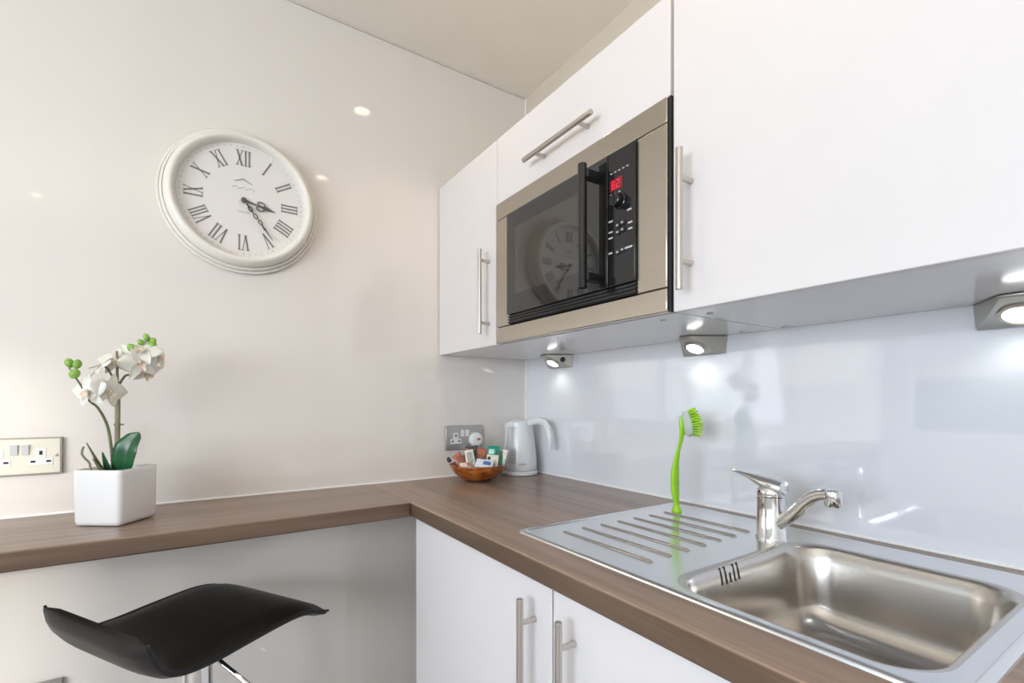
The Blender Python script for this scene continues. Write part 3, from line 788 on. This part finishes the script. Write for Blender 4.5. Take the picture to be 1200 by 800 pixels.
stem([(-1.247, -.170, 1.17), (-1.2475, -.172, 1.22), (-1.2485, -.174, 1.283)], .0032, .0024, 'cane')
stem([(-1.247, -.17, 1.208), (-1.256, -.176, 1.226), (-1.266, -.180, 1.245), (-1.280, -.184, 1.25)], .0026, .0016)
stem([(-1.246, -.17, 1.205), (-1.234, -.166, 1.228), (-1.222, -.162, 1.233), (-1.204, -.158, 1.262), (-1.190, -.155, 1.312)], .0028, .0014)
stem([(-1.255, -.172, 1.010), (-1.257, -.174, 1.055), (-1.264, -.180, 1.115), (-1.279, -.188, 1.155), (-1.292, -.192, 1.170), (-1.303, -.192, 1.196), (-1.318, -.188, 1.225), (-1.327, -.186, 1.242)], .0034, .0015)
stem([(-1.252, -.173, 1.172), (-1.264, -.181, 1.181), (-1.275, -.187, 1.187)], .0022, .0016)
# leaves
def leaf(pts, widths, m, side, fold=.25, name='leaf', cup=0):
    pts = smoothp(pts, 6); n = len(pts); rows = []
    for i, p in enumerate(pts):
        t = i/(n-1)*(len(widths)-1); k = min(int(t), len(widths)-2); w_ = widths[k]+(widths[k+1]-widths[k])*(t-k)
        tan = (pts[min(i+1, n-1)]-pts[max(i-1, 0)]).normalized()
        s_ = Vector(side); s_ = (s_ - tan*s_.dot(tan)).normalized(); nn = s_.cross(tan)
        rows.append([p + s_*w_*q + nn*abs(q)*w_*fold for q in (-1, -.66, -.33, 0, .33, .66, 1)])
    return obj(name, MB().grid(rows), m, po, smooth=70, solid=.0012)
leaf([(-1.236, -.180, 1.006), (-1.233, -.188, 1.035), (-1.226, -.194, 1.065), (-1.212, -.196, 1.090), (-1.207, -.196, 1.100)], [.016, .024, .0265, .016, .001], M['leaf'], (.83, -.55, 0), .3)
leaf([(-1.258, -.175, 1.006), (-1.264, -.180, 1.030), (-1.272, -.184, 1.058)], [.008, .007, .001], M['leaf'], (.8, -.55, 0), .5)
leaf([(-1.266, -.176, 1.006), (-1.278, -.182, 1.035), (-1.298, -.188, 1.080)], [.006, .0045, .0008], M['stem'], (.8, -.55, 0), .5)
leaf([(-1.262, -.178, 1.006), (-1.275, -.184, 1.022), (-1.288, -.186, 1.045)], [.005, .004, .0008], M['stem'], (.8, -.55, 0), .5)
obj('aerial_root', MB().tube(smoothp([(-1.279, -.18, 1.006), (-1.290, -.186, 1.018), (-1.294, -.186, 1.036), (-1.302, -.188, 1.048), (-1.306, -.188, 1.058), (-1.303, -.188, 1.072)]), .0022, 8), M['root'], po)
# flowers
def petal_grid(L_, W_, cup, curl):
    rows = []
    for i in range(8):
        t = i/7; hw = W_/2*max(.10, math.sin(PI*min(1, .08+.92*t)**.8))**.75 if t < .999 else W_*.06
        row = []
        for j in range(7):
            q = (j-3)/3
            row.append(Vector((q*hw, L_*t, cup*q*q*W_ + curl*t*t*L_)))
        rows.append(row)
    return rows
def flower(c_, facing, spin, size):
    f = Vector(facing).normalized(); q = f.to_track_quat('Z', 'Y').to_matrix().to_4x4()
    X = Matrix.Translation(Vector(c_)) @ q @ Matrix.Rotation(math.radians(spin), 4, 'Z') @ Matrix.Scale(size, 4)
    mb = MB()
    for ang, L_, W_, cup, curl, lift in ((78, .5, .50, -.10, -.12, .02), (-78, .5, .50, -.10, -.12, .02), (0, .5, .30, .08, -.18, 0), (142, .48, .28, .08, -.2, 0), (-142, .48, .28, .08, -.2, 0)):
        Rz = Matrix.Rotation(math.radians(ang), 4, 'Z')
        mb.grid([[X @ Rz @ (p+Vector((0, .03, lift))) for p in r] for r in petal_grid(L_, W_, cup, curl)])
    fl = obj('flower', mb, M['petal'], po, smooth=180, solid=.0006, subsurf=1)
    lp_ = MB()
    for ang, L_, W_ in ((180, .26, .16), (130, .15, .11), (-130, .15, .11)):
        Rz = Matrix.Rotation(math.radians(ang), 4, 'Z')
        lp_.grid([[X @ Rz @ (p+Vector((0, .01, .06))) for p in r] for r in petal_grid(L_, W_, .25, .45)])
    lp_.lathe([(.03, 0), (.05, .05), (.03, .11)], n=10)
    for k in range(30): lp_.v[-1-k] = X @ lp_.v[-1-k]
    obj('lip', lp_, M['lip'], fl, smooth=180)
FL = [((-1.294, -.200, 1.192), (-.55, -.75, .05), 10, .066), ((-1.258, -.200, 1.192), (.55, -.70, -.10), -15, .066),
      ((-1.248, -.172, 1.262), (-.15, -.9, .35), 5, .060), ((-1.276, -.186, 1.246), (-.7, -.2, .6), 20, .056),
      ((-1.208, -.176, 1.258), (.35, -.85, .05), 15, .068), ((-1.202, -.168, 1.288), (-.25, -.8, .5), -10, .066),
      ((-1.176, -.140, 1.278), (.75, -.45, .15), 0, .060), ((-1.196, -.150, 1.238), (.4, -.55, -.65), 12, .056),
      ((-1.226, -.166, 1.272), (-.1, -.95, .1), 30, .054)]
for a in FL: flower(*a[:3], a[3]*1.16)
def bud(c_, d, s_):
    d = Vector(d).normalized(); q = d.to_track_quat('Z', 'Y').to_matrix().to_4x4(); X = Matrix.Translation(Vector(c_)) @ q
    mb = MB().lathe([(.15*s_, -.62*s_), (.42*s_, -.38*s_), (.52*s_, 0), (.40*s_, .38*s_), (.12*s_, .6*s_)], n=14); mb.xf(X)
    obj('bud', mb, M['bud'], po, smooth=70)
for c_, d, s_ in (((-1.326, -.188, 1.252), (-.3, 0, 1), .0165), ((-1.313, -.190, 1.250), (.3, -.1, 1), .0165), ((-1.317, -.192, 1.229), (.4, -.3, .6), .019),
                  ((-1.196, -.156, 1.320), (-.3, 0, 1), .014), ((-1.184, -.154, 1.312), (.5, 0, .8), .014), ((-1.185, -.158, 1.301), (.3, -.5, .6), .018),
                  ((-1.206, -.160, 1.307), (-.5, -.2, .7), .013), ((-1.222, -.166, 1.292), (-.5, -.3, .6), .018)):
    bud(c_, d, s_)

# ------------------------------------------------------------------ bar stool
SC = Vector((-1.097, -.318, 0)); sy = math.radians(30.5)
bs = thing('bar_stool', 'black leather bar stool with low curved back and chrome post, by the bar', 'stool', tuple(SC))
SX = Matrix.Translation(SC) @ Matrix.Rotation(sy, 4, 'Z')
prof = smoothp([(-.186, 0, .765), (-.178, 0, .745), (-.168, 0, .722), (-.150, 0, .704), (-.120, 0, .6955), (-.07, 0, .694), (0, 0, .699), (.07, 0, .703), (.115, 0, .702), (.150, 0, .695), (.178, 0, .683), (.197, 0, .677)], 4)
def seat_shell(off0, off1, inset=0):
    n = len(prof); rows_t, rows_b = [], []
    for i, p in enumerate(prof):
        t = (prof[min(i+1, n-1)]-prof[max(i-1, 0)]).normalized(); nn = Vector((-t.z, 0, t.x))
        s_ = i/(n-1); end = min(s_, 1-s_)
        hw = (.184 - inset) * (1 - .05*max(0, 1-end*14)**2)
        taper = min(1, .25 + end*9)
        rt, rb = [], []
        for j in range(17):
            q = (j-8)/8; y = q*hw; e = 1-abs(q)**6*.8; edge = -.006*max(0, abs(q)-.75)/.25
            rt.append(SX @ (p + nn*(off0*taper*e + edge) + Vector((0, y, 0))))
            rb.append(SX @ (p + nn*(off1*taper*e + edge) + Vector((0, y, 0))))
        rows_t.append(rt); rows_b.append(rb)
    rings = [list(a) + list(reversed(b)) for a, b in zip(rows_t, rows_b)]
    return MB().loft(rings, True, True, True)
seat = obj('seat', seat_shell(.006, -.024), M['leather'], bs, smooth=45)
def edge_line(q, off):
    out = []; n = len(prof)
    for i, p in enumerate(prof):
        t = (prof[min(i+1, n-1)]-prof[max(i-1, 0)]).normalized(); nn = Vector((-t.z, 0, t.x))
        out.append(SX @ (p + nn*off + Vector((0, q, 0))))
    return out
pip = MB().tube(edge_line(.180, -.004), .0028, 8).tube(edge_line(-.180, -.004), .0028, 8)
obj('piping', pip, M['leather_edge'], seat)
def up_(x, y, z): return SX @ Vector((x, y, z))
obj('mount_plate', MB().lathe([(.075, .655), (.078, .660), (.078, .668), (.05, .672)], (SC.x, SC.y, 0), n=40), M['black_matt'], bs)
obj('gas_lift', MB().cyl((SC.x, SC.y, .45), (SC.x, SC.y, .66), .019, n=32), M['chrome'], bs)
obj('post', MB().lathe([(.0285, .03), (.0285, .628), (.024, .632)], (SC.x, SC.y, 0), n=40), M['chrome'], bs)
obj('base', MB().lathe([(.20, .001), (.205, .005), (.20, .012), (.10, .024), (.04, .034), (.0285, .05)], (SC.x, SC.y, 0), n=64), M['chrome'], bs)
obj('lever', MB().tube(smoothp([(-1.080, -.400, .663), (-1.062, -.452, .655), (-1.040, -.480, .638), (-1.012, -.510, .615)]), .0048, 12), M['chrome'], bs)
mb = MB(); ring = [up_(.10+.13*math.cos(a), .13*math.sin(a), .30) for a in [2*PI*k/32 for k in range(33)]]
mb.tube(ring, .010, 10); mb.cyl((SC.x, SC.y, .28), (SC.x, SC.y, .32), .032, n=32)
obj('footrest', mb, M['chrome'], bs)

# ------------------------------------------------------------------ ceiling downlights
first = None
LOW = .6
for i, (x, y) in enumerate(((-.52, -.435), (-.525, -1.152), (-1.85, -.435), (-1.85, -1.152), (-.525, -2.3), (-1.85, -2.3))):
    lab = ['warm ceiling downlight nearest the inner corner', 'warm ceiling downlight above the sink', 'warm ceiling downlight above the left of the bar',
           'warm ceiling downlight in the middle of the left row', 'warm ceiling downlight behind the camera on the sink side', 'warm ceiling downlight behind the camera on the left side'][i]
    if first is None:
        first = thing('downlight', lab, 'lamp', (x, y, ZC), 'ceiling downlights')
        obj('bezel', MB().lathe([(.030, -.001), (.043, -.001), (.044, -.004), (.040, -.007), (.032, -.006), (.030, -.003)], (x, y, ZC), n=40), M['steel'], first)
        obj('lens', MB().lathe([(.030, -.0015), (.029, -.004)], (x, y, ZC), n=32), M['down_lens'], first)
    else: dup(first, (x, y, ZC), lab)
    L = bpy.data.lights.new('downlight_beam', 'SPOT'); L.energy = 6.6 if x > -1 else LOW; L.color = (1, .70, .40); L.spot_size = 1.8; L.spot_blend = .6; L.shadow_soft_size = .035
    lo = bpy.data.objects.new('downlight_beam', L); col.objects.link(lo); lo.location = (x, y, ZC-.012)

# ------------------------------------------------------------------ daylight and added fill
def area(name, loc, aim, sx_, sy_, e, c):
    L = bpy.data.lights.new(name, 'AREA'); L.shape = 'RECTANGLE'; L.size = sx_; L.size_y = sy_; L.energy = e; L.color = c
    o = bpy.data.objects.new(name, L); col.objects.link(o); o.location = loc
    o.rotation_euler = (Vector(aim)-Vector(loc)).to_track_quat('-Z', 'Y').to_euler()
    return o
area('skylight_low', (XL-.22, -2.1, 1.36), (0, -2.1, .55), 2.3, 1.0, 108, (.76, .86, 1))
area('ceiling_fill', (-1.6, -2.0, 1.55), (-1.6, -2.0, 3), 1.2, 1.0, 8, (1, .90, .78))  # added fill lamp with no fixture behind it, brightens the ceiling
S_ = bpy.data.lights.new('sun', 'SUN'); S_.energy = 1.6; S_.angle = math.radians(2.5); S_.color = (1, .95, .86)
so_ = bpy.data.objects.new('sun', S_); col.objects.link(so_)
so_.rotation_euler = Vector((.563, .826, -.214)).to_track_quat('-Z', 'Y').to_euler()
wd = bpy.data.worlds.new('world'); scene.world = wd; wd.use_nodes = True
bg = wd.node_tree.nodes['Background']
sky = wd.node_tree.nodes.new('ShaderNodeTexSky'); sky.sky_type = 'HOSEK_WILKIE'; sky.sun_direction = (-.53, -.82, .22); sky.turbidity = 4
wd.node_tree.links.new(sky.outputs['Color'], bg.inputs['Color']); bg.inputs['Strength'].default_value = 6.5

# ------------------------------------------------------------------ camera
cd = bpy.data.cameras.new('camera'); cam = bpy.data.objects.new('camera', cd); col.objects.link(cam)
cam.location = (-1.111, -1.577, 1.17); cam.rotation_euler = (PI/2, 0, math.radians(-33.544))
cd.sensor_width = 36; cd.lens = 569.2/1200*36; cd.shift_y = 70/1200; cd.clip_start = .02
scene.camera = cam
scene.view_settings.view_transform = 'Standard'
scene.view_settings.look = 'None'
scene.view_settings.exposure = .06
scene.cycles.max_bounces = 10
scene.cycles.sample_clamp_indirect = 6
scene.cycles.caustics_reflective = False
